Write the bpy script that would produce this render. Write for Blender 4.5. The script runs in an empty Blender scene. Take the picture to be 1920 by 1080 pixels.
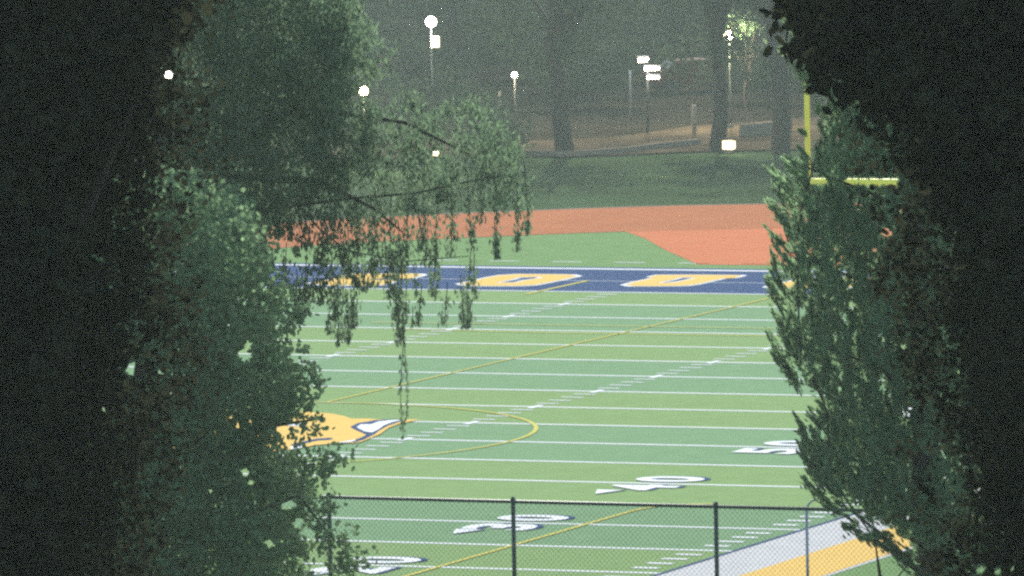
import bpy, math, random
import numpy as np
from mathutils import Matrix, Vector
random.seed(4); RNG = np.random.default_rng(11)
S = bpy.context.scene; COL = S.collection
YD = .9144

# ------------------------------------------------------------------ camera
CAM = np.array([94.611, -204.474, 22.113]); YAW, PITCH, ROLL = -.395363, .0810387, -.0197494; F = 15648.8
fw = np.array([math.sin(YAW)*math.cos(PITCH), math.cos(YAW)*math.cos(PITCH), -math.sin(PITCH)])
r0 = np.array([math.cos(YAW), -math.sin(YAW), 0]); u0 = np.cross(r0, fw)
RT = math.cos(ROLL)*r0 + math.sin(ROLL)*u0; UP = -math.sin(ROLL)*r0 + math.cos(ROLL)*u0
H = np.array([math.sin(YAW), math.cos(YAW), 0.])        # level heading of the view
cam = bpy.data.cameras.new('camera'); co = bpy.data.objects.new('camera', cam); COL.objects.link(co)
co.matrix_world = Matrix(((RT[0], UP[0], -fw[0], CAM[0]), (RT[1], UP[1], -fw[1], CAM[1]), (RT[2], UP[2], -fw[2], CAM[2]), (0, 0, 0, 1)))
cam.lens = 36*F/1920; cam.sensor_width = 36; cam.clip_start = .5; cam.clip_end = 9000
S.camera = co
def at(px, py, d):
    """survey point: photo pixel + distance in metres along the view -> place"""
    return CAM + d*(fw + (px-960)/F*RT + (540-py)/F*UP)
def on_ground(px, py, z=0):
    v = fw + (px-960)/F*RT + (540-py)/F*UP
    return CAM + (z-CAM[2])/v[2]*v
def lat(s, t, z=0):                                     # s along the heading, t to the right, from the camera's foot
    return np.array([CAM[0]+H[0]*s+r0[0]*t, CAM[1]+H[1]*s+r0[1]*t, z])
def gz(s):                                              # the slope from the viewpoint down to the field
    return float(np.interp(s, [-400, -20, 8, 60, 118, 127, 150, 168, 186], [26, 21, 20.3, 13.2, 6.9, 6.75, 3.2, 1.0, -.03]))

# ------------------------------------------------------------------ helpers
def tag(o, label=None, cat=None, group=None, kind=None):
    if label: o['label'] = label
    if cat: o['category'] = cat
    if group: o['group'] = group
    if kind: o['kind'] = kind
    return o
def link(name, me, parent=None, loc=None):
    o = bpy.data.objects.new(name, me); COL.objects.link(o)
    if parent: o.parent = parent
    if loc is not None: o.location = loc
    return o
def empty(name, loc, label, cat, group=None, rz=0):
    o = link(name, None, None, loc); o.rotation_euler.z = rz; o.empty_display_size = .3
    return tag(o, label, cat, group)
class MB:
    def __init__(s): s.v = []; s.f = []; s.m = []
    def face(s, pts, m=0):
        n = len(s.v); s.v += [tuple(map(float, p)) for p in pts]; s.f.append(tuple(range(n, n+len(pts)))); s.m.append(m); return s
    def box(s, c, d, m=0, rz=0):
        n = len(s.v); ca, sa = math.cos(rz), math.sin(rz)
        for dz in (-1, 1):
            for dx, dy in ((-1, -1), (1, -1), (1, 1), (-1, 1)):
                x, y = dx*d[0]/2, dy*d[1]/2
                s.v.append((c[0]+x*ca-y*sa, c[1]+x*sa+y*ca, c[2]+dz*d[2]/2))
        for q in ((3, 2, 1, 0), (4, 5, 6, 7), (0, 1, 5, 4), (1, 2, 6, 5), (2, 3, 7, 6), (3, 0, 4, 7)):
            s.f.append(tuple(n+i for i in q)); s.m.append(m)
        return s
    def tube(s, pts, rad, k=8, m=0, caps=True):
        pts = [Vector(p) for p in pts]; rad = rad if isinstance(rad, (list, tuple)) else [rad]*len(pts); n = len(s.v)
        prev = None
        for i, p in enumerate(pts):
            t = (pts[min(i+1, len(pts)-1)]-pts[max(i-1, 0)]).normalized()
            if prev is None:
                a = t.orthogonal().normalized()
            else:
                a = (prev - t*prev.dot(t)).normalized()
            prev = a; b = t.cross(a)
            for j in range(k):
                w = 2*math.pi*j/k; s.v.append(tuple(p+(a*math.cos(w)+b*math.sin(w))*rad[i]))
        for i in range(len(pts)-1):
            for j in range(k):
                s.f.append((n+i*k+j, n+i*k+(j+1) % k, n+(i+1)*k+(j+1) % k, n+(i+1)*k+j)); s.m.append(m)
        if caps:
            s.f.append(tuple(n+j for j in reversed(range(k)))); s.m.append(m)
            e = n+(len(pts)-1)*k; s.f.append(tuple(e+j for j in range(k))); s.m.append(m)
        return s
    def lathe(s, prof, k=14, c=(0, 0, 0), m=0):
        n = len(s.v)
        for r, z in prof:
            for j in range(k):
                w = 2*math.pi*j/k; s.v.append((c[0]+r*math.cos(w), c[1]+r*math.sin(w), c[2]+z))
        for i in range(len(prof)-1):
            for j in range(k):
                s.f.append((n+i*k+j, n+i*k+(j+1) % k, n+(i+1)*k+(j+1) % k, n+(i+1)*k+j)); s.m.append(m)
        return s
    def build(s, name, mats, parent=None, smooth=False, loc=None):
        me = bpy.data.meshes.new(name); me.from_pydata(s.v, [], s.f)
        for q in (mats if isinstance(mats, (list, tuple)) else [mats]): me.materials.append(q)
        me.polygons.foreach_set('material_index', s.m)
        if smooth: me.polygons.foreach_set('use_smooth', [True]*len(s.f))
        me.update(); return link(name, me, parent, loc)

def mat(name, col, rough=.8, var=.0, scale=3., col2=None, spec=.3, metal=0., bump=0.):
    m = bpy.data.materials.new(name); m.use_nodes = True; nt = m.node_tree; b = nt.nodes['Principled BSDF']
    b.inputs['Roughness'].default_value = rough; b.inputs['Specular IOR Level'].default_value = spec; b.inputs['Metallic'].default_value = metal
    c2 = col2 or tuple(min(1, c*(1-var)) for c in col)
    tc = nt.nodes.new('ShaderNodeTexCoord'); nz = nt.nodes.new('ShaderNodeTexNoise'); rp = nt.nodes.new('ShaderNodeValToRGB')
    nz.inputs['Scale'].default_value = scale; nz.inputs['Detail'].default_value = 6; nz.inputs['Roughness'].default_value = .65
    nt.links.new(tc.outputs['Object'], nz.inputs['Vector']); nt.links.new(nz.outputs['Fac'], rp.inputs['Fac'])
    rp.color_ramp.elements[0].position = .32; rp.color_ramp.elements[1].position = .68
    rp.color_ramp.elements[0].color = (*c2, 1); rp.color_ramp.elements[1].color = (*col, 1)
    nt.links.new(rp.outputs['Color'], b.inputs['Base Color'])
    if bump:
        bp = nt.nodes.new('ShaderNodeBump'); bp.inputs['Strength'].default_value = bump
        nt.links.new(nz.outputs['Fac'], bp.inputs['Height']); nt.links.new(bp.outputs['Normal'], b.inputs['Normal'])
    return m
def glow(name, col, st):
    m = bpy.data.materials.new(name); m.use_nodes = True; b = m.node_tree.nodes['Principled BSDF']
    b.inputs['Base Color'].default_value = (*col, 1); b.inputs['Emission Color'].default_value = (*col, 1); b.inputs['Emission Strength'].default_value = st
    return m
def leafmat(name, c1, c2, trans):
    m = bpy.data.materials.new(name); m.use_nodes = True; nt = m.node_tree
    for n in list(nt.nodes): nt.nodes.remove(n)
    out = nt.nodes.new('ShaderNodeOutputMaterial'); g = nt.nodes.new('ShaderNodeNewGeometry'); rp = nt.nodes.new('ShaderNodeValToRGB')
    rp.color_ramp.elements[0].color = (*c1, 1); rp.color_ramp.elements[1].color = (*c2, 1)
    nt.links.new(g.outputs['Random Per Island'], rp.inputs['Fac'])
    d = nt.nodes.new('ShaderNodeBsdfDiffuse'); t = nt.nodes.new('ShaderNodeBsdfTranslucent'); mx = nt.nodes.new('ShaderNodeMixShader'); mx.inputs['Fac'].default_value = trans
    nt.links.new(rp.outputs['Color'], d.inputs['Color']); hs = nt.nodes.new('ShaderNodeMix'); hs.data_type = 'RGBA'; hs.blend_type = 'MULTIPLY'; hs.inputs[0].default_value = 1; hs.inputs[7].default_value = (2.0, 2.0, 1.9, 1)
    nt.links.new(rp.outputs['Color'], hs.inputs[6]); nt.links.new(hs.outputs[2], t.inputs['Color'])
    nt.links.new(d.outputs[0], mx.inputs[1]); nt.links.new(t.outputs[0], mx.inputs[2]); nt.links.new(mx.outputs[0], out.inputs['Surface'])
    return m

M = dict(
    turf_l=mat('light turf', (.185, .275, .108), .95, .12, 1.3, spec=0), turf_d=mat('dark turf', (.158, .258, .133), .95, .12, 1.3, spec=0),
    apron=mat('apron turf', (.145, .235, .09), .95, .15, 1.1, spec=0),
    white=mat('white field paint', (.66, .67, .66), .9, .07, 2, spec=0), dimmed=mat('worn white field paint', (.47, .465, .45), .9, .12, 1.2, spec=0), yellow=mat('yellow field paint', (.62, .41, .12), .9, .06, 2, spec=0),  # sideline border white: same paint darkened to imitate the fence mesh dimming it
    yline=mat('yellow line paint', (.50, .45, .11), .9, .1, 2, spec=0),
    navy=mat('navy field paint', (.042, .068, .15), .9, .12, 1.5, spec=0),
    track=mat('red track rubber', (.37, .135, .062), .95, .16, .35, spec=0), red=mat('red rubber apron', (.47, .155, .072), .95, .10, .5, spec=0),
    grass=mat('rough grass', (.046, .075, .03), .95, .5, .16, spec=0), litter=mat('leaf litter', (.04, .032, .02), .95, .6, .2, spec=0), dirt=mat('bare dirt path', (.085, .062, .038), .95, .6, .4, spec=0),
    kerb=mat('pale concrete', (.22, .185, .14), .9, .35, 2, spec=0), bank=mat('dry bank grass', (.07, .08, .035), .95, .4, .5, spec=0),
    post_y=mat('yellow post paint', (.92, .86, .05), .5, .05, 2, spec=.3),
    fence=mat('green fence coating', (.012, .035, .028), .5, .3, 8, spec=.4), galv=mat('galvanised steel', (.42, .43, .42), .45, .2, 6, metal=.6),
    bark=mat('grey brown bark', (.075, .06, .045), .95, .5, 5, bump=.6), bark_d=mat('dark bark', (.05, .038, .028), .95, .5, 5, bump=.6),
    pole=mat('dark painted pole', (.018, .02, .018), .7, .2, 5), wood=mat('pale timber post', (.34, .27, .18), .9, .3, 6),
    car_red=mat('red car paint', (.10, .016, .013), .8, .05, 2, spec=.05), tyre=mat('black rubber', (.02, .02, .02), .9, .2, 8),
    glass=mat('dark car glass', (.03, .04, .045), .35, .1, 2, spec=.3), tail=mat('red lens', (.4, .02, .02), .3, .1, 2),
    leaf_oak=leafmat('oak leaf', (.105, .15, .08), (.155, .245, .125), .5),  # leaf colour lightened to imitate glare on the inner foliage
    leaf_pep=leafmat('pepper tree leaf', (.065, .10, .062), (.11, .165, .10), .4),
    leaf_ced=leafmat('cedar needle', (.105, .15, .085), (.155, .245, .13), .5),  # lightened likewise, glare put into the needle colour
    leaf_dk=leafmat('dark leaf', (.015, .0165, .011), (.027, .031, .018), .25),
    leaf_bg=leafmat('park tree leaf', (.022, .036, .022), (.04, .06, .032), .25),
    lamp_w=glow('white lamp glow', (1, .97, .93), 12), lamp_y=glow('warm lamp glow', (1, .82, .45), 2.2), lamp_box=glow('lit panel', (1, .8, .45), 1.7),
    lamp_s=glow('small lamp glow', (1, .88, .68), 1.5),
)

# ------------------------------------------------------------------ ground
ss = [-400, -150, -60, -20, 0, 8, 30, 60, 90, 118, 127, 138, 150, 160, 168, 177, 186, 230, 300, 342, 400, 550, 900, 2000, 4500]
tt = [-2500, -800, -300, -120, -60, -30, -15, 0, 15, 30, 60, 120, 300, 800, 2500]
g = MB(); n = len(tt)
for s_ in ss:
    for t_ in tt: g.v.append(tuple(lat(s_, t_, gz(s_)-.03)))
for i in range(len(ss)-1):
    for j in range(n-1):
        g.f.append((i*n+j, i*n+j+1, (i+1)*n+j+1, (i+1)*n+j)); g.m.append(1 if ss[i] < 180 else 0 if ss[i] < 335 else 2)
tag(g.build('ground', [M['grass'], M['bank'], M['litter']]), kind='structure')

# ------------------------------------------------------------------ field
field = tag(link('football_field', None), kind='structure')
def sheet(name, polys, m, z):
    b = MB()
    for p in polys: b.face([(x, y, z) for x, y in p])
    o = b.build(name, m, field); return o
def rect(x0, x1, y0, y1): return [(x0, y0), (x1, y0), (x1, y1), (x0, y1)]
def strip(pts, w):
    out = []
    for (x0, y0), (x1, y1) in zip(pts, pts[1:]):
        dx, dy = x1-x0, y1-y0; l = math.hypot(dx, dy); nx, ny = -dy/l*w/2, dx/l*w/2
        out.append([(x0+nx, y0+ny), (x0-nx, y0-ny), (x1-nx, y1-ny), (x1+nx, y1+ny)])
    return out
W2 = 24.384
tf = MB()
tf.face([(x, y, 0) for x, y in rect(-34, -W2, -60, 62)], 2); tf.face([(x, y, 0) for x, y in rect(W2, 33, -60, 62)], 2)
tf.face([(x, y, 0) for x, y in rect(-W2, W2, -60, -50.292)], 2)
tf.face([(x, y, 0) for x, y in rect(-W2, W2, 50.292, 76)], 2)
b0 = -55*YD
for k in range(11):
    tf.face([(x, y, 0) for x, y in rect(-W2, W2, b0+k*10*YD, b0+(k+1)*10*YD)], 1 if k % 2 else 0)
# the band centred on the 50 is dark: k = 5
tf.build('turf', [M['turf_l'], M['turf_d'], M['apron']], field)
sheet('end_zone', [rect(-W2, W2, 45.80, 55.25)], M['navy'], .004)
LW = .21
sheet('yard_lines', [rect(-W2, W2, k*5*YD-LW/2, k*5*YD+LW/2) for k in range(-10, 11)] + [rect(-W2, W2, 54.30, 54.72)] + [rect(-W2, W2, 49.82, 49.90)], M['white'], .008)
hm = []
for k in range(-49, 50):
    if k % 5:
        for c in (-1, 1):
            hm.append(rect(c*6.1-.02-.33, c*6.1-.02+.33, k*YD-.075, k*YD+.075)); hm.append(rect(c*23.55-.32, c*23.55+.32, k*YD-.12, k*YD+.12))
    else:
        for c in (-1, 1): hm.append(rect(c*6.1-.10, c*6.1+.10, k*YD-.42, k*YD+.42))
sheet('hash_marks', hm, M['white'], .012)
sheet('sideline_border', [rect(24.384, 26.25, -58, 57), rect(-26.25, -24.384, -58, 57), rect(28.12, 28.26, -58, 57)], M['dimmed'], .008)
sheet('sideline_stripe', [rect(26.25, 28.12, -58, 57), rect(-28.12, -26.25, -58, 57)], M['yellow'], .012)
sheet('sideline_edge', [rect(24.28, 24.40, -58, 45.7)], M['navy'], .016)
circ = [(9.144*math.cos(a), 9.144*math.sin(a)) for a in np.linspace(0, 2*math.pi, 73)]
yl = strip(circ, .12)
yl += [rect(-.31, -.21, 9.2, 45.6), rect(18.68, 18.81, -40, -15.4), rect(-8.86, -8.7, 44.4, 49.8), rect(-9.6, 9.6, 33.72, 33.84)]
yl += strip([(18.745, -15.4), (18.8, -14.8), (19.0, -14.2), (19.4, -13.7), (20.2, -13.3)], .13)
yl += strip([(-8 + 1.6*i, 31.2+.45*((i/5-1)**2)) for i in range(11)], .12)
sheet('yellow_lines', yl, M['yline'], .020)
dash = [rect(-20+i*2.3, -20+i*2.3+1.1, 57.15, 57.3) for i in range(12)]
sheet('dashed_line', dash, M['white'], .008)

# numbers painted on the turf, tops toward the middle of the field
def glyphs(text, h=1.80, w=1.28, gap=.55):
    cu = bpy.data.curves.new('n', 'FONT'); cu.body = text; cu.size = 1; ob = bpy.data.objects.new('n', cu); COL.objects.link(ob)
    cu.offset = .035
    dg = bpy.context.evaluated_depsgraph_get(); me = bpy.data.meshes.new_from_object(ob.evaluated_get(dg)); bpy.data.objects.remove(ob)
    v = np.array([p.co[:2] for p in me.vertices]); f = [tuple(p.vertices) for p in me.polygons]
    v -= v.min(0); v /= v.max(0); v *= (w, h); bpy.data.meshes.remove(me)
    return v, f
def number(text, line):
    root = None
    for shadow in (True, False):
        b = MB()
        for k, ch in enumerate(text):
            v, f = glyphs(ch); y0 = line + (-1.72 if k == 0 else .28)
            dx, dy = (.12, .13) if shadow else (0, 0)
            n = len(b.v)
            for a, c in v: b.v.append((17.86-c+dx, y0+a+dy, .020 if shadow else .026))
            b.f += [tuple(n+i for i in q) for q in f]; b.m += [0]*len(f)
        if abs(line) > 1:
            sg = -1 if line < 0 else 1; yb = line+sg*1.78
            for_ = [(16.05, yb), (16.75, yb), (16.38, yb+sg*.95)]
            if shadow: for_ = [(x+.10, y+.09) for x, y in for_]
            b.face([(x, y, .020 if shadow else .026) for x, y in (for_ if sg > 0 else for_[::-1])])
        o = b.build('number_shadow' if shadow else 'yard_number', M['navy'] if shadow else M['white'], field)
for t_, k in (('50', 0), ('40', -10), ('30', -20), ('20', -30), ('40', 10), ('30', 20)): number(t_, k*YD)

# emblem at midfield and end-zone letters: outlines surveyed on the turf
def painted(name, outer, m, z, holes=()):
    cu = bpy.data.curves.new('p', 'CURVE'); cu.dimensions = '2D'; cu.fill_mode = 'BOTH'
    for pl in [outer, *holes]:
        sp = cu.splines.new('POLY'); sp.points.add(len(pl)-1); sp.use_cyclic_u = True
        for q, (x, y) in zip(sp.points, pl): q.co = (x, y, 0, 1)
    ob = bpy.data.objects.new('p', cu); COL.objects.link(ob)
    me = bpy.data.meshes.new_from_object(ob.evaluated_get(bpy.context.evaluated_depsgraph_get())); bpy.data.objects.remove(ob)
    b = MB(); b.v = [(v.co.x, v.co.y, z) for v in me.vertices]; b.f = [tuple(p.vertices) for p in me.polygons]; b.m = [0]*len(b.f)
    bpy.data.meshes.remove(me)
    return b.build(name, m, field)
def grow(pl, d):
    c = np.mean(pl, 0); return [tuple(np.array(p)+d*np.sign(np.array(p)-c)*np.array([.9, 1.1])) for p in pl]
def inz(zx, zy, x0, y0, k): return tuple(on_ground(x0+zx/k, y0+zy/k)[:2])
LET = [
 [(-17.95,47.33),(-17.38,46.85),(-16.83,46.5),(-15.71,46.6),(-15.26,46.67),(-14.89,47.07),(-15.01,48.33),(-15.33,48.85),(-16.25,48.81),(-16.47,49.46),(-15.92,49.71),(-15.0,49.82),(-15.13,51.28),(-15.48,51.67),(-16.68,51.63),(-17.97,51.36),(-18.04,50.49),(-17.73,49.5),(-17.81,48.3)],
 [(-12.76,47.9),(-12.18,47.22),(-11.19,47.14),(-10.16,47.37),(-9.79,47.76),(-9.73,48.48),(-9.68,50.23),(-9.69,51.59),(-10.15,52.14),(-10.88,52.17),(-12.28,52.06),(-12.73,51.54),(-12.81,50.43),(-12.74,49.42)],
 [(-7.08,48.35),(-6.58,47.84),(-5.86,47.95),(-4.92,48.16),(-4.6,48.44),(-4.49,48.93),(-4.51,50.19),(-4.48,51.48),(-4.2,51.65),(-4.24,52.6),(-4.38,52.82),(-6.26,52.7),(-7.44,52.45),(-7.43,51.53),(-7.1,51.21),(-7.16,49.51)],
 [(-2.1,48.3),(-1.6,47.8),(.5,47.9),(.95,48.4),(1.0,51.9),(.6,52.6),(-1.7,52.6),(-2.1,52.0)]]
HOL = [None, [(-11.43,48.61),(-11.04,48.84),(-11.07,49.41),(-10.91,50.62),(-11.1,50.87),(-11.51,50.63),(-11.41,49.8)],
 [(-6.02,49.39),(-5.75,49.66),(-5.71,50.24),(-5.7,51.36),(-6.04,51.37),(-5.98,50.64)], [(-.9,49.4),(-.3,49.4),(-.3,51.2),(-.9,51.2)]]
for L_, h_ in zip(LET, HOL):
    painted('letter_outline', L_, M['white'], .012, [h_] if h_ else [])
    painted('end_zone_letter', grow(L_, -.15), M['yellow'], .018, [grow(h_, .14)] if h_ else [])
painted('midfield_emblem', [(-.05,5.95),(.1,6.39),(.72,6.24),(1.27,6.02),(1.95,5.39),(2.4,4.81),(2.85,4.9),(3.58,4.64),(4.05,4.86),(4.39,4.99),(4.36,4.39),(4.32,3.59),(4.48,2.57),(4.9,1.08),(5.08,.09),(5.26,-1.02),(5.19,-1.37),(4.86,-1.49),(4.71,-1.64),(4.41,-2.08),(4.21,-3.38),(3.6,-4.2),(2.0,-4.6),(.2,-4.4),(-1.6,-3.4),(-2.6,-1.5),(-2.9,1),(-2.3,3.6),(-1.2,5.3)], M['yellow'], .028)
painted('emblem_outline', [(3.34,2.6),(3.12,3.62),(3.22,4.03),(3.25,4.49),(3.66,4.79),(4.0,4.72),(4.15,4.62),(4.11,4.21),(4.22,3.17),(4.48,2.04),(4.82,.81),(5.11,-.54),(5.13,-1.23),(4.96,-1.08),(4.8,.03),(4.64,.72),(4.2,1.34),(3.71,2.02)], M['navy'], .034)
painted('emblem_outline', [(3.7,-2.23),(3.69,-1.34),(3.73,-.57),(3.99,-.26),(4.19,-.47),(4.22,-.8),(3.97,-1.03),(3.95,-1.92),(3.9,-2.44)], M['navy'], .034)
for w_ in ([(3.56,2.51),(3.36,3.27),(3.65,3.32),(3.53,4.1),(3.74,4.54),(4.03,4.65),(3.97,4.0),(4.11,3.15),(4.41,2.03),(4.58,1.23),(4.25,1.48)],
           [(4.68,-1.57),(4.78,-1.3),(4.86,-.85),(4.88,-.67),(5.01,-.82),(5.03,-1.25),(4.88,-1.53)],
           [(.56,3.51),(.99,3.46),(1.56,3.31),(1.93,2.98),(2.0,2.34),(1.34,2.6),(.9,2.3)], [(3.99,-2.92),(3.96,-2.5),(4.08,-2.15),(4.36,-2.97),(4.24,-3.37)]):
    painted('emblem_highlight', w_, M['white'], .040)

# ------------------------------------------------------------------ track
def smooth_path(pts, n=8):
    out = []; P = [pts[0]]+list(pts)+[pts[-1]]
    for i in range(1, len(P)-2):
        a, b, c, d = map(np.array, P[i-1:i+3])
        for t in np.linspace(0, 1, n, endpoint=False):
            out.append(tuple(.5*((2*b)+(-a+c)*t+(2*a-5*b+4*c-d)*t*t+(-a+3*b-3*c+d)*t**3)))
    return out+[tuple(pts[-1])]
inner = [(-33, -60), (-33, 20), (-32.6, 38), (-29.8, 52), (-25.6, 60.4), (-23.7, 63.6), (-18.55, 68.2), (-15.5, 70.3), (-9, 73), (0, 74), (9, 73), (15.5, 70.3), (23.7, 63.6), (29.8, 52), (32.6, 38), (33, 20), (33, -60)]
outer = [(-46, -60), (-46, 20), (-45, 40), (-39, 58), (-30.5, 71.8), (-26.8, 76.3), (-23, 79.5), (-19.8, 81.8), (-15.6, 83.6), (-9, 85.2), (0, 86), (9, 85.2), (15.6, 83.6), (26.8, 76.3), (39, 58), (45, 40), (46, 20), (46, -60)]
inner, outer = inner[1:-1], outer[1:-1]
def resample(p, n):
    p = np.array(p); d = np.r_[0, np.cumsum(np.hypot(*np.diff(p, axis=0).T))]; t = np.linspace(0, d[-1], n)
    return list(zip(np.interp(t, d, p[:, 0]), np.interp(t, d, p[:, 1])))
ip, op = resample(smooth_path(inner), 120), resample(smooth_path(outer), 120)
tb = MB()
for i in range(119): tb.face([(*ip[i], .012), (*ip[i+1], .012), (*op[i+1], .012), (*op[i], .012)])
trk = tag(tb.build('running_track', M['track']), kind='structure')
lb = MB()
for f_ in (1.0,):
    for q in strip([(a[0]+(b[0]-a[0])*f_, a[1]+(b[1]-a[1])*f_) for a, b in zip(ip, op)], .35): lb.face([(x, y, .016) for x, y in q])
lb.build('lane_line', M['kerb'], trk)
db = MB(); db.face([(x, y, .008) for x, y in [(-15.8, 70.5), (-13.75, 67.4), (-10.93, 62.3), (-7.6, 56.8), (7.6, 56.8), (10.9, 62.3), (13.75, 67.4), (15.8, 70.5), (9, 73.4), (0, 74.4), (-9, 73.4)]])
tag(db.build('red_apron', M['red']), kind='structure')

# ------------------------------------------------------------------ park beyond the track
pb = MB()
def band(pa, pc, z=.0):
    for (a, b_), (c, d_) in zip(zip(pa, pa[1:]), zip(pc, pc[1:])): pb.face([(*a, z), (*b_, z), (*d_, z), (*c, z)])
far_ = [tuple(on_ground(x, y)[:2]) for x, y in ((300, 262), (700, 262), (1000, 264), (1150, 258), (1300, 236), (1480, 222), (1800, 215))]
near_ = [tuple(on_ground(x, y)[:2]) for x, y in ((300, 296), (700, 296), (1000, 294), (1150, 291), (1300, 284), (1480, 280), (1800, 276))]
band(near_, far_, .006)
tag(pb.build('path', M['dirt']), kind='structure')
kb = MB()
kp = [on_ground(x, y) for x, y in ((920, 290), (960, 292), (1090, 292), (1170, 286), (1240, 277), (1310, 270))]
for a, b_ in zip(kp, kp[1:]):
    d = b_-a; kb.box((a+b_)/2+np.array([0, 0, .1]), (np.hypot(d[0], d[1])+.05, .22, .22), rz=math.atan2(d[1], d[0]))
tag(kb.build('kerb', M['kerb']), 'low pale concrete kerb running along the far side of the grass', 'kerb')
kb = MB(); a, b_ = on_ground(1392, 256), on_ground(1480, 247); d = b_-a
kb.box((a+b_)/2+np.array([0, 0, .25]), (np.hypot(d[0], d[1]), .3, .5), rz=math.atan2(d[1], d[0]))
tag(kb.build('low_wall', M['kerb']), 'low pale concrete wall between the two right park trunks', 'low wall')

# ------------------------------------------------------------------ goal post
gp = empty('goal_post', (0, 56.6, 0), 'bright yellow goal post behind the blue end zone', 'goal post')
cz = 2.98; gy = -1.8
MB().tube([(0, 0, 0), (0, 0, 1.9), (0, -.1, 2.3), (0, -.4, 2.65), (0, -.9, 2.85), (0, gy, cz-.05)], .085, 12).build('gooseneck', M['post_y'], gp, True)
MB().tube([(-2.90, gy, cz), (2.90, gy, cz)], .12, 12).build('crossbar', M['post_y'], gp, True)
for sx in (-1, 1): MB().tube([(sx*2.85, gy, cz-.085), (sx*2.85, gy, cz+9.1)], .09, 12).build('upright', M['post_y'], gp, True)

# ------------------------------------------------------------------ chain-link fence on the bank
def fp(t, z): return lat(FS, t, z)
FS = 124.6; T0, T1 = -7.2, 12.5; 
def tz(px, py):                                          # point of the fence's plane (parallel to the goal line) seen at a photo pixel
    v = fw + (px-960)/F*RT + (540-py)/F*UP; p = CAM+(FY-CAM[1])/v[1]*v
    return p[0], p[2]
FY = lat(FS, 0)[1]; FX, ZT = tz(980, 941); ZB = ZT-1.83; ZG = ZB-.06
fe = empty('chain_link_fence', (FX, FY, ZG), 'dark green chain link fence across the bank above the field', 'fence')
for px in (617, 962, 1342, 1722, 240, 2100, -140):
    t = tz(px, 945)[0]-FX
    p = MB().tube([(t, 0, -.3), (t, 0, ZT-ZG+.03)], .034, 10)
    p.lathe([(.04, .0), (.04, .02), (.028, .05), (.0, .06)], 10, (t, 0, ZT-ZG+.02)); p.build('post', M['fence'], fe, True)
T0, T1 = tz(-200, 945)[0]-FX, tz(2140, 945)[0]-FX
MB().tube([(T0, 0, ZT-ZG), (T1, 0, ZT-ZG)], .026, 10).build('top_rail', M['fence'], fe, True)
w = MB(); pitch = .078; hh = 1.80; k0 = T0-hh
while k0 < T1:
    for sg in (1, -1):
        xa, xb = (k0, k0+hh) if sg > 0 else (k0+hh, k0)
        za, zb = ZB-ZG, ZT-ZG+.035
        if max(min(xa, xb), T0) < min(max(xa, xb), T1):
            def cl(x):
                x = min(max(x, T0), T1); u_ = (x-xa)/(xb-xa); return x, za+(zb-za)*u_
            (c0, z0), (c1, z1) = cl(xa), cl(xb)
            w.tube([(c0, .03+sg*.002, z0), (c1, .03+sg*.002, z1)], .0024, 3, caps=False)
    k0 += pitch
w.build('wire_mesh', M['fence'], fe)

# slim galvanised pole with a hooked top, just behind the fence
hq = at(1512, 934, FS+.5); z = hq[2]; pz = gz(np.dot(hq-CAM, H))-.03
hp = empty('hooked_pole', (hq[0], hq[1], pz), 'slim grey metal pole with a hooked top behind the fence', 'pole', rz=-YAW)
top_z = z-pz-.18
MB().tube([(0, 0, 0), (0, 0, top_z)], .024, 10).build('shaft', M['galv'], hp, True)
MB().tube([(0, 0, top_z-.02), (0, 0, top_z+.03), (.03, 0, top_z+.09), (.09, 0, top_z+.14), (.17, 0, top_z+.165), (.26, 0, top_z+.16)], [.022, .02, .017, .014, .011, .008], 10).build('hook', M['galv'], hp, True)

# ------------------------------------------------------------------ foliage
def leaf_mesh(name, C, A, N, L, Wd, mats, parent, shape='round', loc=None):
    """C centres, A axis (unit), N across (unit), L length, Wd width: one small face per leaf"""
    n = len(C); A = A/np.linalg.norm(A, axis=1)[:, None]; N = N-(N*A).sum(1)[:, None]*A; N = N/np.maximum(np.linalg.norm(N, axis=1), 1e-6)[:, None]
    L = np.broadcast_to(L, n)[:, None]; Wd = np.broadcast_to(Wd, n)[:, None]
    prof = {'round': [(-.5, 0), (-.22, .46), (.18, .5), (.5, .06), (.2, -.48), (-.2, -.5)], 'lance': [(-.5, 0), (0, .5), (.5, 0), (0, -.5)]}[shape]
    V = np.stack([C+A*L*a+N*Wd*b for a, b in prof], 1).reshape(-1, 3); k = len(prof)
    if loc is not None: V = V-np.asarray(loc)
    me = bpy.data.meshes.new(name); me.vertices.add(n*k); me.vertices.foreach_set('co', V.ravel())
    me.loops.add(n*k); me.loops.foreach_set('vertex_index', np.arange(n*k, dtype=np.int32))
    me.polygons.add(n); me.polygons.foreach_set('loop_start', np.arange(0, n*k, k, dtype=np.int32)); me.polygons.foreach_set('loop_total', np.full(n, k, dtype=np.int32))
    me.materials.append(mats); me.update(calc_edges=True); me.validate()
    return link(name, me, parent)
def rdir(n):
    v = RNG.normal(size=(n, 3)); return v/np.linalg.norm(v, axis=1)[:, None]
def inpoly(x, y, P):
    c = np.zeros(len(x), bool); j = len(P)-1
    for i in range(len(P)):
        (xi, yi), (xj, yj) = P[i], P[j]
        c ^= ((yi > y) != (yj > y)) & (x < (xj-xi)*(y-yi)/(yj-yi+1e-9)+xi); j = i
    return c
def fill_clumps(poly, d0, d1, n):
    xs = [p[0] for p in poly]; ys = [p[1] for p in poly]; out = []
    while len(out) < n:
        x, y = RNG.uniform(min(xs), max(xs), n), RNG.uniform(min(ys), max(ys), n)
        k = inpoly(x, y, poly); out += list(zip(x[k], y[k]))
    return [(x, y, RNG.uniform(d0, d1)) for x, y in out[:n]]
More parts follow.
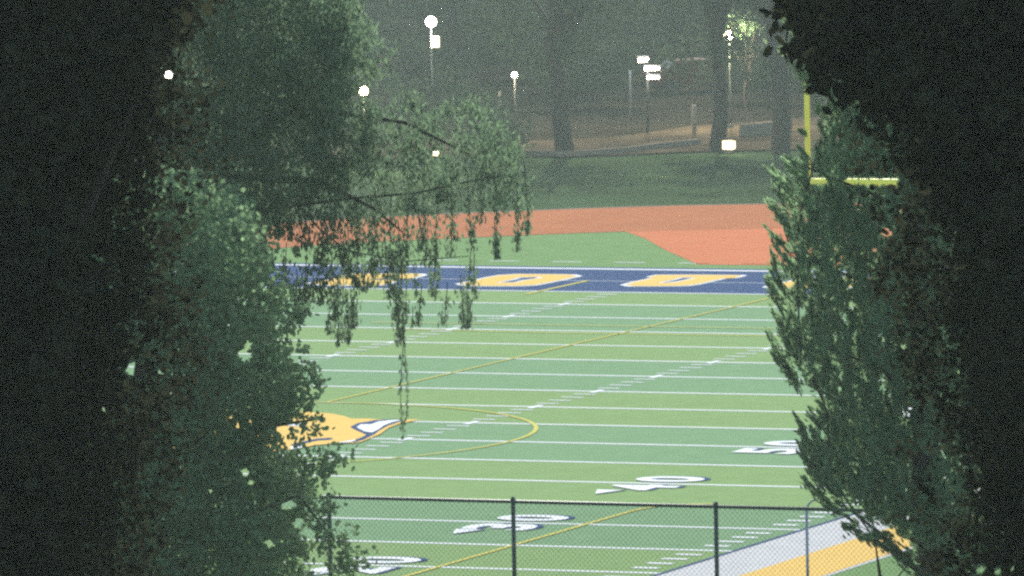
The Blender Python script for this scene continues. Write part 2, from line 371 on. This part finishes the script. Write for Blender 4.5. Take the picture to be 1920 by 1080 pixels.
def clump_leaves(cl, per, rad_px):
    C = []
    for x, y, d in cl:
        r = rad_px*d/F*RNG.uniform(.6, 1.25); m = max(1, int(per*RNG.uniform(.7, 1.3)))
        C.append(at(x, y, d)+RNG.normal(size=(m, 3))*r*.5)
    return np.concatenate(C)
def trunk(mb, a, b_, r1, r2, k=10, wob=.25):
    a, b_ = np.array(a, float), np.array(b_, float); pts = []
    for i in range(8):
        u_ = i/7; p = a+(b_-a)*u_; p[:2] += RNG.normal(size=2)*wob*math.sin(u_*math.pi)*.4; pts.append(p)
    mb.tube(pts, list(np.linspace(r1, r2, 8)), k); return pts
def tree(name, label, foot, top, r1, cat='tree', limbs=(), bark='bark', group=None):
    t = empty(name, foot, label, cat, group)
    mb = MB(); trunk(mb, (0, 0, -.2), np.array(top)-foot, r1, r1*.35)
    for l in limbs:
        q = [np.array(p)-foot for p in l[0]]; mb.tube(q, list(np.linspace(l[1], l[2], len(q))), 7)
    mb.build('trunk', M[bark], t, True); return t
def upper(poly, d0, d1, n, per, rad):  # crown tops out of view, oversized leaves added to block the sun
    return clump_leaves(fill_clumps(poly, d0, d1, n), per, rad)
def footat(px, d, back=0): 
    p = at(px, 1200, d); s = np.dot(p-CAM, H); p[2] = gz(s)-.05; return p

# --- left: dense broad-leaved tree
edgeL = [(150, 330), (330, 330), (470, 400), (492, 470), (505, 540), (520, 600), (535, 650), (540, 700), (560, 740), (545, 770), (520, 800), (520, 840), (555, 870), (575, 900), (582, 930), (565, 980), (560, 1060), (590, 1120), (560, 1180), (100, 1180), (60, 700)]
ft = footat(250, 96)
oak = tree('broadleaf_tree', 'dense round leaved tree filling the lower left, its twigs reaching over the midfield emblem', ft, at(260, 300, 95), .17,
           limbs=[([at(255, 1000, 95.5), at(380, 850, 95), at(500, 800, 94.5), at(600, 785, 94.2)], .06, .008), ([at(255, 1150, 95.5), at(420, 980, 94.6), at(560, 930, 94.4), at(650, 1040, 94.2)], .05, .006),
                  ([at(256, 850, 95.5), at(400, 640, 94.8), at(520, 560, 94.5)], .05, .008), ([at(256, 1000, 95.5), at(120, 800, 95), at(20, 700, 95)], .05, .01)])
cl = fill_clumps(edgeL, 93.6, 98.5, 1900)
C = clump_leaves(cl, 42, 34)
# leafy sprays that stick out of the crown's edge
def spray(pts, n, spread):
    pts = np.array(pts, float); seg = RNG.uniform(0, len(pts)-1.001, n); i = seg.astype(int); u_ = (seg-i)[:, None]
    p = pts[i]*(1-u_)+pts[i+1]*u_; p[:, :2] += RNG.normal(size=(n, 2))*spread
    return np.array([at(*q) for q in np.c_[p[:, 0], p[:, 1], 94.2+RNG.normal(size=n)*.15]])
SPR = [([(520, 770), (570, 782), (612, 790)], 60, 8), ([(500, 810), (560, 800), (605, 808)], 70, 9), ([(500, 815), (550, 830), (585, 822)], 40, 8), ([(560, 860), (600, 856), (650, 842)], 90, 11),
       ([(560, 865), (610, 875), (655, 862)], 70, 9), ([(570, 885), (605, 892), (620, 880)], 60, 9), ([(560, 720), (590, 712), (602, 725)], 70, 8), ([(560, 700), (585, 692), (592, 690)], 30, 5), ([(545, 750), (575, 757), (590, 752)], 50, 8),
       ([(540, 655), (565, 657), (582, 652)], 22, 3), ([(530, 610), (560, 590), (570, 575)], 110, 13), ([(520, 560), (545, 545), (560, 530)], 40, 9), ([(510, 530), (530, 525)], 40, 9),
       ([(600, 960), (618, 955), (622, 935)], 60, 10), ([(600, 1030), (630, 1015), (655, 1000)], 120, 14), ([(620, 1060), (655, 1050), (690, 1045)], 120, 12), ([(640, 1080), (660, 1075)], 50, 12), ([(500, 800), (525, 790)], 60, 12), ([(590, 980), (612, 1000)], 60, 10)]
C = np.concatenate([C]+[spray(*s_) for s_ in SPR])
def holes(C, H_, extra=None):                                       # gaps in the crown that let the lit field through
    v = C-CAM; z = v@fw; x = 960+F*(v@RT)/z; y = 540-F*(v@UP)/z; keep = np.ones(len(C), bool)
    for hx, hy, hr in H_: keep &= (x-hx)**2+(y-hy)**2 > (hr*(.7+.6*RNG.random(len(C))))**2
    return C[keep] if extra is None else (C[keep], extra[keep])
C = holes(C, [(250, 693, 17), (264, 708, 11), (458, 665, 15), (465, 645, 8), (262, 922, 8), (268, 788, 9), (290, 925, 5), (395, 920, 6), (236, 880, 6), (300, 700, 7), (445, 800, 6), (8, 735, 12), (460, 885, 11), (470, 905, 8), (540, 945, 14), (560, 980, 12), (505, 1020, 8), (530, 1015, 6), (395, 848, 4), (530, 805, 13), (545, 835, 9), (575, 1000, 12), (585, 1040, 9), (345, 1065, 5), (195, 767, 6)])
n = len(C); leaf_mesh('crown', C, rdir(n)+np.array([0, 0, -.3]), rdir(n), RNG.uniform(.055, .085, n), RNG.uniform(.04, .06, n), M['leaf_oak'], oak, 'round', ft)

# --- left: weeping tree whose fine strands hang in front of the end zone
ft = footat(120, 104)
pep_limbs = [[(180, 600, 104), (330, 330, 102), (560, 200, 101), (760, 230, 100), (900, 300, 100)], [(250, 450, 103), (420, 330, 102), (600, 340, 101), (700, 390, 100.5), (760, 440, 100)], [(300, 370, 102.5), (480, 60, 102), (700, -40, 101)]]
pep = tree('weeping_tree', 'weeping tree at upper left, its fine strands hanging in front of the blue end zone', ft, at(200, -60, 104), .2, limbs=[([at(*q) for q in l], .07, .008) for l in pep_limbs])
upL = [(60, -120), (620, -120), (660, 60), (640, 180), (640, 260), (600, 330), (560, 400), (500, 430), (470, 440), (300, 420), (60, 430)]
C = clump_leaves(fill_clumps(upL, 99, 104, 1500), 60, 42)
mid = [(620, -40), (740, 100), (700, 180), (800, 190), (900, 200), (960, 260), (985, 330), (940, 380), (820, 370), (740, 400), (640, 420), (560, 420), (600, 200)]
C = np.concatenate([C, clump_leaves(fill_clumps(mid, 99, 101.5, 240), 40, 26)]); C = holes(C, [(685, 170, 10), (812, 40, 15), (822, 78, 9), (817, 287, 6), (967, 140, 8), (317, 140, 11)])
CU = upper([(-500, -110), (640, -110), (560, -500), (300, -900), (-500, -900)], 97, 105, 700, 26, 60); m_ = len(C); C = np.concatenate([C, CU]); SC = np.r_[np.ones(m_), np.full(len(CU), 2.0)]
n = len(C); leaf_mesh('crown', C, rdir(n)*.8+np.array([0, 0, -1.]), rdir(n), RNG.uniform(.07, .11, n)*SC, RNG.uniform(.022, .034, n)*SC, M['leaf_pep'], pep, 'lance', ft)
# hanging strands: (x, y from, y to, leaves, spread)
ST = [(985, 330, 440, 70, 7), (968, 340, 470, 80, 8), (928, 350, 478, 60, 6), (930, 440, 485, 45, 6), (905, 330, 420, 40, 8), (880, 340, 470, 70, 9), (850, 350, 450, 70, 10), (820, 360, 500, 90, 10), (790, 380, 470, 70, 10), (760, 380, 480, 80, 12), (735, 390, 520, 120, 13), (700, 380, 470, 90, 13), (668, 390, 480, 90, 13), (640, 400, 500, 90, 13), (610, 400, 470, 80, 13), (575, 400, 470, 80, 12), (545, 410, 450, 60, 12), (520, 415, 445, 40, 10),
      (880, 490, 616, 110, 9), (866, 540, 615, 50, 7), (835, 555, 612, 40, 7), (893, 500, 560, 30, 6), (815, 470, 560, 60, 9), (790, 560, 612, 30, 5), (780, 520, 560, 20, 6), (752, 500, 648, 150, 9), (738, 520, 600, 70, 8), (765, 560, 605, 20, 5), (770, 600, 616, 8, 3), (640, 500, 640, 150, 14), (660, 540, 615, 80, 10), (625, 500, 600, 90, 10), (655, 610, 645, 18, 4), (637, 625, 648, 12, 4), (620, 600, 625, 18, 5), (600, 490, 570, 120, 14), (575, 500, 590, 110, 12), (560, 530, 600, 90, 12), (540, 480, 530, 30, 8), (670, 490, 545, 60, 12), (700, 480, 540, 60, 12), (725, 470, 560, 60, 10), (680, 530, 548, 16, 6), (600, 440, 500, 90, 14), (650, 450, 520, 110, 15), (750, 440, 510, 90, 12), (800, 440, 500, 50, 12), (700, 430, 500, 60, 12), (560, 460, 480, 20, 8), (850, 440, 480, 30, 8), (760, 600, 790, 26, 2.5), (755, 630, 825, 34, 5)]
tw = MB(); Cs = []; 
for x, y0, y1, m, sp in ST:
    m = int(m*1.5); d = 100+RNG.uniform(-.5, .5); ph = RNG.uniform(0, 6)
    yy = np.linspace(y0-25, y1, 7); xx = x+np.sin(yy/45+ph)*4
    tw.tube([np.array(at(a, b_, d))-ft for a, b_ in zip(xx, yy)], [.006, .006, .005, .005, .004, .004, .003], 4)
    ly = y0+(y1-y0)*RNG.random(m)**.8; u_ = (ly-y0)/(y1-y0+1); w_ = sp*(1.0-.45*u_)
    Cs.append(np.array([at(a, b_, d+e) for a, b_, e in zip(x+np.sin(ly/45+ph)*4+RNG.normal(size=m)*w_, ly, RNG.normal(size=m)*.1)]))
tw.tube([np.array(at(*q))-ft for q in ((470, 395, 101), (560, 385, 100.6), (660, 372, 100.3), (780, 362, 100), (880, 340, 100), (990, 322, 100))], [.02, .018, .015, .012, .01, .006], 6)
tw.tube([np.array(at(*q))-ft for q in ((560, 385, 100.6), (600, 430, 100.3), (650, 470, 100.1), (760, 490, 100), (880, 480, 100))], [.014, .012, .01, .008, .005], 6)
tw.build('twigs', M['bark'], pep)
C = np.concatenate(Cs); n = len(C); leaf_mesh('hanging_foliage', C, rdir(n)*.55+np.array([0, 0, -1.]), rdir(n), RNG.uniform(.06, .10, n), RNG.uniform(.024, .038, n), M['leaf_pep'], pep, 'lance', ft)

# --- far left: dark tree much nearer the camera
ft = footat(-60, 52)
dk = tree('dark_tree', 'dark tree nearest the camera on the far left', ft, at(-40, -300, 52), .2, bark='bark_d', limbs=[([at(-50, 800, 52), at(120, 500, 51.5), at(250, 200, 51)], .06, .01)])
dl = [(-420, -900), (200, -900), (330, -250), (320, 0), (270, 200), (190, 330), (140, 480), (110, 650), (70, 800), (90, 950), (120, 1200), (-420, 1200)]  # crown stretched far above the view to block sunlight
C = clump_leaves(fill_clumps(dl, 50, 56, 1500), 40, 62); K0 = len(C); X1 = clump_leaves([q for q in fill_clumps([(0, -100), (500, -100), (500, 1150), (0, 1150)], 54, 58, 4200) if RNG.random() < max(0, 1-(q[0]-(120-.08*q[1]))/340)**1.8], 26, 44); C = np.concatenate([C, X1]); SC = np.r_[np.ones(K0), np.full(len(X1), .55)]  # added sparse dark leaves thin out toward the gap, imitating shade falloff
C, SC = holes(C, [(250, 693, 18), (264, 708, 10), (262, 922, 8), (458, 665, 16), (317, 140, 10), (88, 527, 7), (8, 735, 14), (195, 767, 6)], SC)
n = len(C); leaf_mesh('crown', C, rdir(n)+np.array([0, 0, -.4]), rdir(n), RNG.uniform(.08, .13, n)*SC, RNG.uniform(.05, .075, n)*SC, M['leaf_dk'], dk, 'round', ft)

GP = [(1519, y, 10) for y in range(186, 285, 7)]+[(1522, y, 7) for y in range(295, 340, 10)]+[(x, 340, 10) for x in [*range(1522, 1552, 8), *range(1590, 1680, 8)]]
# --- right: feathery conifer
ft = footat(1770, 92)
cd = tree('conifer', 'feathery conifer on the right with upswept sprigs over the sideline', ft, at(1700, -200, 92), .2, limbs=[([at(1740, y+160, 92), at(1650, y+70, 91.6), at(x, y, 91.2)], .035, .006) for x, y in ((1480, 300), (1475, 470), (1470, 620), (1510, 720), (1530, 820), (1560, 930), (1640, 1010), (1700, 1060))])
edgeR = [(1470, -80), (1495, 60), (1500, 150), (1515, 180), (1548, 196), (1550, 270), (1525, 340), (1490, 400), (1485, 440), (1490, 500), (1480, 560), (1470, 610), (1475, 650), (1490, 700), (1525, 735), (1560, 775), (1545, 830), (1535, 880), (1560, 925), (1600, 950), (1640, 985), (1690, 1005), (1730, 1040), (1760, 1110), (1900, 1200), (1950, 900), (1930, 500), (1850, 200), (1760, -80)]
cl = fill_clumps(edgeR, 90, 95.5, 3300)
def sprigs(cl, per, ln_px, up=(-.35, 0, 1.)):
    Cc, Aa = [], []
    for x, y, d in cl:
        a = np.array([RNG.normal()*.5-.25, RNG.normal()*.5]); c0 = at(x, y, d); dirn = RT*a[0]+fw*a[1]+np.array([0, 0, 1.0]); dirn /= np.linalg.norm(dirn); ln = ln_px*d/F*RNG.uniform(.6, 1.3)
        m = int(per*RNG.uniform(.7, 1.3)); u_ = RNG.random(m); rr = rdir(m)
        Cc.append(c0+dirn*(u_*ln)[:, None]+rr*(ln*.18*(1.1-u_))[:, None]); Aa.append(dirn*1.1+rr*.7)
    return np.concatenate(Cc), np.concatenate(Aa)
C1, A1 = sprigs(cl, 60, 62)
tips = [(1445, 395, 60), (1448, 480, 70), (1455, 520, 60), (1445, 545, 55), (1452, 590, 60), (1447, 640, 45), (1455, 660, 45), (1470, 690, 40), (1462, 620, 60), (1452, 450, 55), (1460, 420, 70), (1475, 700, 40), (1500, 815, 60), (1510, 840, 60), (1505, 870, 60), (1520, 830, 60), (1530, 790, 20), (1520, 770, 22), (1528, 905, 36), (1540, 935, 40), (1535, 925, 30), (1560, 945, 40), (1545, 955, 22), (1600, 985, 40), (1585, 990, 30), (1620, 1010, 40), (1650, 1025, 40), (1640, 1010, 45), (1680, 1040, 40), (1700, 1060, 40), (1690, 1030, 50), (1725, 1080, 40), (1458, 350, 50), (1450, 330, 40), (1480, 320, 60), (1500, 290, 40), (1540, 780, 40), (1510, 895, 50), (1525, 870, 60), (1610, 1000, 40), (1660, 1000, 50)]
Cc, Aa = [C1], [A1]; tw = MB()
for x, y, ln in tips:
    for rep in range(2):
        d = RNG.uniform(90.5, 91.5); lean = RNG.uniform(-1.0, -.3) if y < 880 else RNG.uniform(-1.7, -.8); ln = ln*RNG.uniform(.75, 1.05)/math.hypot(1, lean)*1.15; m = int(ln*1.7); u_ = RNG.random(m)
        base = np.array([x-lean*ln*.75+RNG.normal()*5, y+ln*.5+RNG.normal()*6]); px = base[0]+lean*ln*u_+RNG.normal(size=m)*(6.5*(1.06-u_)); py = base[1]-ln*u_+RNG.normal(size=m)*(5*(1.06-u_))
        Cc.append(np.array([at(a, b_, d+e) for a, b_, e in zip(px, py, RNG.normal(size=m)*.05)])); Aa.append(np.tile(RT*lean+np.array([0, 0, 1.]), (m, 1))+rdir(m)*.5)
        tw.tube([np.array(at(base[0]+lean*ln*q, base[1]-ln*q, d))-ft for q in (-.6, 0, .5, .95)], [.009, .006, .004, .002], 4)
tw.tube([np.array(at(*q, 91))-ft for q in ((1540, 260), (1500, 400), (1495, 520), (1500, 650), (1550, 770), (1560, 900), (1640, 1010), (1740, 1090))], .012, 6)
tw.build('branches', M['bark'], cd)
C, A_ = np.concatenate(Cc), np.concatenate(Aa)
v = C-CAM; z = v@fw; X_ = 960+F*(v@RT)/z; Y_ = 540-F*(v@UP)/z; keep = np.ones(len(C), bool)
for hx, hy, hr in GP+[(1522, 215, 9), (1522, 250, 9), (1524, 300, 8), (1526, 338, 9), (1545, 340, 7), (1600, 340, 9), (1620, 340, 9), (1645, 340, 9), (1668, 340, 9), (1663, 437, 12), (1640, 470, 6), (1482, 533, 11), (1597, 573, 10), (1695, 650, 8), (1560, 560, 6), (1500, 585, 12), (1512, 570, 7), (1595, 540, 6), (1630, 522, 5), (1622, 990, 14), (1650, 990, 10), (1680, 1010, 10), (1700, 1020, 8), (1660, 1010, 8), (1750, 1010, 8), (1785, 945, 4), (1877, 928, 4), (1840, 1068, 9), (1870, 1072, 9), (1900, 1068, 6), (1720, 965, 4), (1797, 1032, 5)]:
    keep &= (X_-hx)**2+(Y_-hy)**2 > (hr*(.65+.6*RNG.random(len(C))))**2
C, A_ = C[keep], A_[keep]
CU = upper([(1500, -60), (2200, -60), (2200, -900), (1750, -900), (1600, -500)], 89, 96, 700, 26, 60); m_ = len(C); C = np.concatenate([C, CU]); A_ = np.concatenate([A_, rdir(len(CU))]); SC = np.r_[np.ones(m_), np.full(len(CU), 2.2)]
n = len(C); leaf_mesh('crown', C, A_, rdir(n), RNG.uniform(.06, .11, n)*SC, RNG.uniform(.02, .034, n)*SC, M['leaf_ced'], cd, 'lance', ft)

# --- far right: dark tree nearer the camera
ft = footat(2040, 50)
dr = tree('dark_tree', 'dark tree nearest the camera on the far right', ft, at(2030, -300, 50), .2, bark='bark_d', limbs=[([at(2030, 700, 50), at(1900, 450, 49.6), at(1790, 200, 49.4)], .06, .01)])
dl = [(1660, -900), (2360, -900), (2360, 1200), (1940, 1200), (1900, 1000), (1870, 850), (1880, 700), (1850, 520), (1800, 400), (1730, 310), (1640, 220), (1580, 150), (1500, 80), (1470, 0), (1500, -250)]  # raised out of view as on the left, added to keep sunlight off
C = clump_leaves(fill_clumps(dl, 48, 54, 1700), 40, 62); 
K0 = len(C); X1 = clump_leaves([q for q in fill_clumps([(1540, -100), (2000, -100), (2000, 1150), (1620, 1150)], 54, 58, 4200) if RNG.random() < max(0, min(1, (q[0]-(1540+.15*q[1]))/330))**1.8], 26, 44); C = np.concatenate([C, X1]); SC = np.r_[np.ones(K0), np.full(len(X1), .55)]  # dark leaves scattered here too, a shade gradient built into the crown
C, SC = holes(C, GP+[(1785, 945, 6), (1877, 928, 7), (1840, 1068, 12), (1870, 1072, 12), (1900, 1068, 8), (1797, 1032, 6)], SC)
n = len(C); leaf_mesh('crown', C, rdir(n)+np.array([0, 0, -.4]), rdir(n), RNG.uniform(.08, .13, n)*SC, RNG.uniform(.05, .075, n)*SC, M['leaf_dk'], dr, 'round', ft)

# ------------------------------------------------------------------ park trees behind the grass
def park_tree(name, label, foot, h, cr, ctr=.62, r1=.35, n=4200, group=None, flat=.75, fork=True):
    t = empty(name, foot, label, 'tree', group)
    mb = MB(); P = trunk(mb, (0, 0, -.3), (RNG.normal()*.4, RNG.normal()*.4, h*.9), r1, r1*.25, 10, .6)
    cen = []
    for i in range(9):
        a = 2*math.pi*i/9+RNG.uniform(-.3, .3); b_ = np.array([math.cos(a)*cr*.75, math.sin(a)*cr*.75, h*RNG.uniform(ctr-.12, .95)])
        s_ = np.array([0, 0, h*RNG.uniform(.28, .5)]); m_ = (s_+b_)/2+np.array([0, 0, h*.06]); mb.tube([s_, m_, b_], [r1*.4, r1*.22, r1*.06], 6)
        cen.append((b_, cr*RNG.uniform(.32, .5)))
    for i in range(26):
        v = rdir(1)[0]*RNG.random()**.4; cen.append((np.array([v[0]*cr, v[1]*cr, h*ctr+v[2]*h*(1-ctr)*flat*1.25]), cr*RNG.uniform(.2, .4)))
    mb.build('trunk', M['bark_d'], t, True)
    per = n//len(cen); C = np.concatenate([c+rdir(per)*(RNG.random(per)**.45)[:, None]*r*np.array([1, 1, .75]) for c, r in cen]); C[:, 2] = np.maximum(C[:, 2], h*.2+RNG.random(len(C))*h*.1)
    m = len(C); leaf_mesh('crown', C, rdir(m)+np.array([0, 0, -.5]), rdir(m), RNG.uniform(.18, .34, m), RNG.uniform(.09, .16, m), M['leaf_bg'], t, 'lance'); return t
def gp_(px, py): p = on_ground(px, py); p[2] = -.03; return p
park_tree('park_tree', 'park tree with a thick straight trunk beside the pale kerb', gp_(1062, 290), 13, 3.6, .58, .42)
park_tree('park_tree', 'park tree whose dark trunk stands just left of the lit white bollard', gp_(1342, 278), 12, 3.4, .52, .36)
park_tree('park_tree', 'park tree with a broad dark trunk just left of the yellow goal post', gp_(1463, 284), 14, 4.0, .56, .42)
park_tree('bush', 'dark rounded bush behind the hanging strands of the weeping tree', gp_(800, 300), 3.4, 3.0, .5, .12, 2600)
park_tree('bush', 'dark bush left of the thick park trunk beside the kerb', gp_(930, 296), 1.6, 1.5, .5, .08, 1200)
lt = gp_(1384, 236); park_tree('small_tree', 'small leafy tree lit yellow by the warm globe lamp in its crown', lt+np.array([.5, -.3, 0]), 5.0, 1.2, .84, .07, 420, flat=.6)
FAR = [(560, 190), (700, 130), (860, 160), (640, 60), (980, 95), (1090, 130), (1180, 60), (1290, 95), (1420, 120), (1530, 150), (1650, 120), (800, 30), (1010, 10), (1360, 20), (1560, 40), (420, 120), (300, 180), (480, 20)]
proto = None
def copy_tree(o):
    c = o.copy(); COL.objects.link(c)
    for ch in o.children:
        q = ch.copy(); COL.objects.link(q); q.parent = c
    return c
for i, (px, py) in enumerate(FAR):
    f = gp_(px, py)
    if i < 3:
        o = park_tree('far_tree', 'tall dark tree standing far back in the park', f, 11+2*i, 4.8, .46, .35, 8000, group='trees far back in the park')
        proto = (proto or [])+[o]
    else:
        o = copy_tree(proto[i % 3]); o.location = f; o.rotation_euler.z = RNG.uniform(0, 6.28); s_ = RNG.uniform(.8, 1.25); o.scale = (s_, s_, s_)

BUSH = [(1100, 200, 2.6, 2.2), (1160, 150, 3.2, 2.8), (1250, 110, 3.4, 3.0), (1040, 170, 3.4, 2.6), (900, 150, 3.6, 3.0), (760, 200, 3.4, 3.0), (1340, 90, 3.4, 3.0), (1440, 190, 2.8, 2.0), (1400, 60, 4, 3.4), (1120, 60, 4, 3.6), (950, 60, 4, 3.4), (850, 80, 4, 3.2), (1210, 30, 4.5, 3.6), (1040, 20, 4.5, 3.6), (700, 60, 4, 3.4), (1500, 90, 4, 3.2), (640, 130, 4, 3)]
bproto = park_tree('shrub', 'dark shrub in the undergrowth beneath the far park trees', gp_(*BUSH[0][:2]), 3.4, 2.6, .5, .08, 3000, group='dark shrubs under the far trees')
for i, (px, py, h_, r_) in enumerate(BUSH[1:]):
    o = copy_tree(bproto); o.location = gp_(px, py); o.scale = (r_/2.6, r_/2.6, h_/3.4); o.rotation_euler.z = RNG.uniform(0, 6.28)

# ------------------------------------------------------------------ lamps and small things in the park
def bulb(o, p, W, col, rad=.25):
    l = bpy.data.lights.new('lamp_light', 'POINT'); l.energy = W; l.color = col; l.shadow_soft_size = rad
    b = link('lamp_light', l, o, p); return b
def globe_lamp(px, py, gy_, r, m, W, col, label, box=None):
    f = gp_(px, gy_); d = np.dot(f-CAM, fw); hgt = at(px, py, d)[2]-f[2]
    o = empty('park_lamp', f, label, 'street lamp', 'globe lamps in the park')
    p = MB().tube([(0, 0, 0), (0, 0, .5), (0, 0, hgt-r)], [.06, .045, .035], 10); p.lathe([(.14, 0), (.14, .12), (.07, .2)], 10); p.build('pole', M['pole'], o, True)
    MB().lathe([(r*.45, -r*1.12), (r*.5, -r*.9)], 12, (0, 0, hgt)).build('collar', M['pole'], o, True)
    MB().lathe([(r*math.sin(a), -r*math.cos(a)) for a in np.linspace(.02, math.pi-.02, 10)], 14, (0, 0, hgt)).build('globe', M[m], o, True)
    bulb(o, (-H[0]*(r+.12), -H[1]*(r+.12), hgt), W, col)
    if box: 
        bz = at(px, box, d)[2]-f[2]; MB().box((.18, 0, bz), (.30, .24, .46)).build('lit_panel', M['lamp_box'], o)
    return o
globe_lamp(812, 40, 232, .23, 'lamp_w', 900, (1, .97, .95), 'tallest white globe lamp with a lit yellow panel under it', 78)
globe_lamp(685, 170, 320, .19, 'lamp_y', 700, (1, .86, .58), 'warm yellow globe lamp left of the tallest white one')
globe_lamp(967, 140, 262, .13, 'lamp_s', 250, (1, .85, .6), 'small warm globe lamp above the pale timber post')
globe_lamp(1370, 65, 240, .19, 'lamp_y', 1500, (1, .88, .6), 'warm globe lamp half hidden by leaves above the white bollard')
globe_lamp(318, 140, 250, .18, 'lamp_s', 60, (1, .9, .75), 'small globe lamp seen through a gap in the left trees')
# lamp cluster on a pole
f = gp_(1214, 250); d = np.dot(f-CAM, fw)
o = empty('lamp_cluster', f, 'cluster of small white lamps on a pole right of the pale metal post', 'street lamp')
q = lambda px, py: at(px, py, d)-f
MB().tube([(0, 0, 0), q(1214, 105)], [.07, .04], 8).build('pole', M['pole'], o, True)
for x0, y0, wd, ht in ((1206, 112, .44, .2), (1216, 128, .34, .15), (1229, 128, .34, .15), (1219, 145, .26, .14), (1231, 145, .26, .14)):
    h_ = MB().box(q(x0, y0), (wd, .2, ht), rz=-YAW).build('lamp_head', M['lamp_s'], o)
    MB().box(q(x0, y0)+np.array([0, 0, ht/2+.03]), (wd*1.15, .26, .05), rz=-YAW).build('hood', M['pole'], h_)
bulb(o, q(1214, 130)-H*.4, 130, (1, .95, .9))
# lit bollard and small ground light
f = gp_(1367, 287); o = empty('lit_bollard', f, 'short white lit bollard between the right park trunks', 'bollard')
MB().box((0, 0, .10), (.36, .30, .2)).build('base', M['pole'], o); MB().box((0, 0, .36), (.42, .34, .32)).build('lamp', M['lamp_box'], o); MB().box((0, 0, .55), (.48, .4, .05)).build('cap', M['kerb'], o)
bulb(o, (-H[0]*.4, -H[1]*.4, .4), 25, (1, .85, .6))
f = gp_(817, 297); o = empty('ground_light', f, 'tiny ground light behind the weeping tree strands', 'ground light')
MB().tube([(0, 0, 0), (0, 0, .14)], .04, 8).build('stem', M['pole'], o); MB().box((0, 0, .22), (.22, .16, .16)).build('lamp', M['lamp_box'], o)
for px, y0, y1, m, r, lb in ((938, 170, 228, 'wood', .07, 'pale timber post below the small warm lamp'), (1183, 132, 218, 'galv', .045, 'slim pale metal post left of the lamp cluster'), (1302, 196, 252, 'wood', .10, 'stout pale post left of the dark park trunk')):
    f = gp_(px, y1); d = np.dot(f-CAM, fw); h_ = at(px, y0, d)[2]-f[2]
    MBp = MB().tube([(0, 0, -.1), (0, 0, h_-.05), (0, 0, h_)], [r, r, r*.7], 10); tag(MBp.build('post', M[m], None, True, f), lb, 'post')
# a red car at the kerb of the lane behind
f = gp_(1300, 168); o = empty('parked_car', f, 'dark red car parked beyond the stout pale post', 'car', rz=-YAW+.35)
def car(o):
    prof = [(-2.15, .35), (-2.2, .75), (-1.95, .98), (-1.5, 1.02), (-1.05, 1.42), (.55, 1.45), (1.2, 1.0), (2.0, .88), (2.2, .6), (2.15, .32)]
    b = MB(); nP = len(prof)
    for yy, k in ((-.86, 1), (.86, 1)):
        for x, z in prof: b.v.append((x, yy*(.86 if z > 1.2 else 1), z))
    b.f = [tuple(range(nP)), tuple(range(2*nP-1, nP-1, -1))]+[(i, nP+i, nP+(i+1) % nP, (i+1) % nP) for i in range(nP)]; b.m = [0]*len(b.f)
    body = b.build('body', M['car_red'], o)
    for x in (-1.35, 1.35):
        for y in (-.86, .86): MB().tube([(x, y-.09, .32), (x, y+.09, .32)], .32, 16).build('wheel', M['tyre'], o, True)
    for y in (-.79, .79): MB().face([(-.95, y*1.005, 1.08), (.95, y*1.005, 1.08), (.5, y*.965, 1.36), (-.9, y*.965, 1.36)]).build('side_window', M['glass'], o)
    MB().face([(-1.515, -.62, 1.06), (-1.515, .62, 1.06), (-1.115, .58, 1.385), (-1.115, -.58, 1.385)]).build('rear_window', M['glass'], o)
    MB().face([(1.20, -.66, 1.04), (1.20, .66, 1.04), (.66, .6, 1.40), (.66, -.6, 1.40)]).build('windscreen', M['glass'], o)
    for y in (-.66, .66): MB().box((-2.17, y, .80), (.08, .28, .14)).build('tail_light', M['tail'], o)
car(o)

# ------------------------------------------------------------------ added haze, sky and light
AZ, EL, SUN, SKY, HZ = math.degrees(YAW)+1, 29, 4.2, .15, .00034
hz = MB(); c = lat(260, 0); hz.box((c[0], c[1], 16.5), (900, 900, 41)); ho = hz.build('haze', bpy.data.materials.new('glare haze')); tag(ho, kind='stuff'); ho.rotation_euler.z = 0
hm_ = ho.data.materials[0]; hm_.use_nodes = True; nt = hm_.node_tree
for nn in list(nt.nodes): nt.nodes.remove(nn)
o_ = nt.nodes.new('ShaderNodeOutputMaterial'); pv = nt.nodes.new('ShaderNodeVolumePrincipled'); pv.inputs['Density'].default_value = HZ; pv.inputs['Color'].default_value = (.80, .95, .85, 1); pv.inputs['Anisotropy'].default_value = 0  # even volume added to imitate veiling lens glare
nt.links.new(pv.outputs[0], o_.inputs['Volume'])
wd = bpy.data.worlds.new('World'); S.world = wd; wd.use_nodes = True; nt = wd.node_tree; bg = nt.nodes['Background']
sk = nt.nodes.new('ShaderNodeTexSky'); sk.sky_type = 'NISHITA'; sk.sun_disc = False; sk.sun_elevation = math.radians(EL); sk.sun_rotation = math.radians(AZ)
nt.links.new(sk.outputs[0], bg.inputs['Color']); bg.inputs['Strength'].default_value = SKY
sl = bpy.data.lights.new('sun', 'SUN'); sl.energy = SUN; sl.angle = math.radians(.5); sl.color = (1, .97, .90); so = link('sun', sl)
dv = Vector((math.sin(math.radians(AZ))*math.cos(math.radians(EL)), math.cos(math.radians(AZ))*math.cos(math.radians(EL)), math.sin(math.radians(EL))))
so.rotation_euler = dv.to_track_quat('Z', 'Y').to_euler(); so.location = dv*200
S.view_settings.view_transform = 'Standard'; S.view_settings.look = 'None'; S.view_settings.exposure = .9; S.view_settings.gamma = 1
S.cycles.use_denoising = False; S.cycles.filter_width = 2.6
S.cycles.max_bounces = 6; S.cycles.volume_bounces = 1; S.cycles.transparent_max_bounces = 8
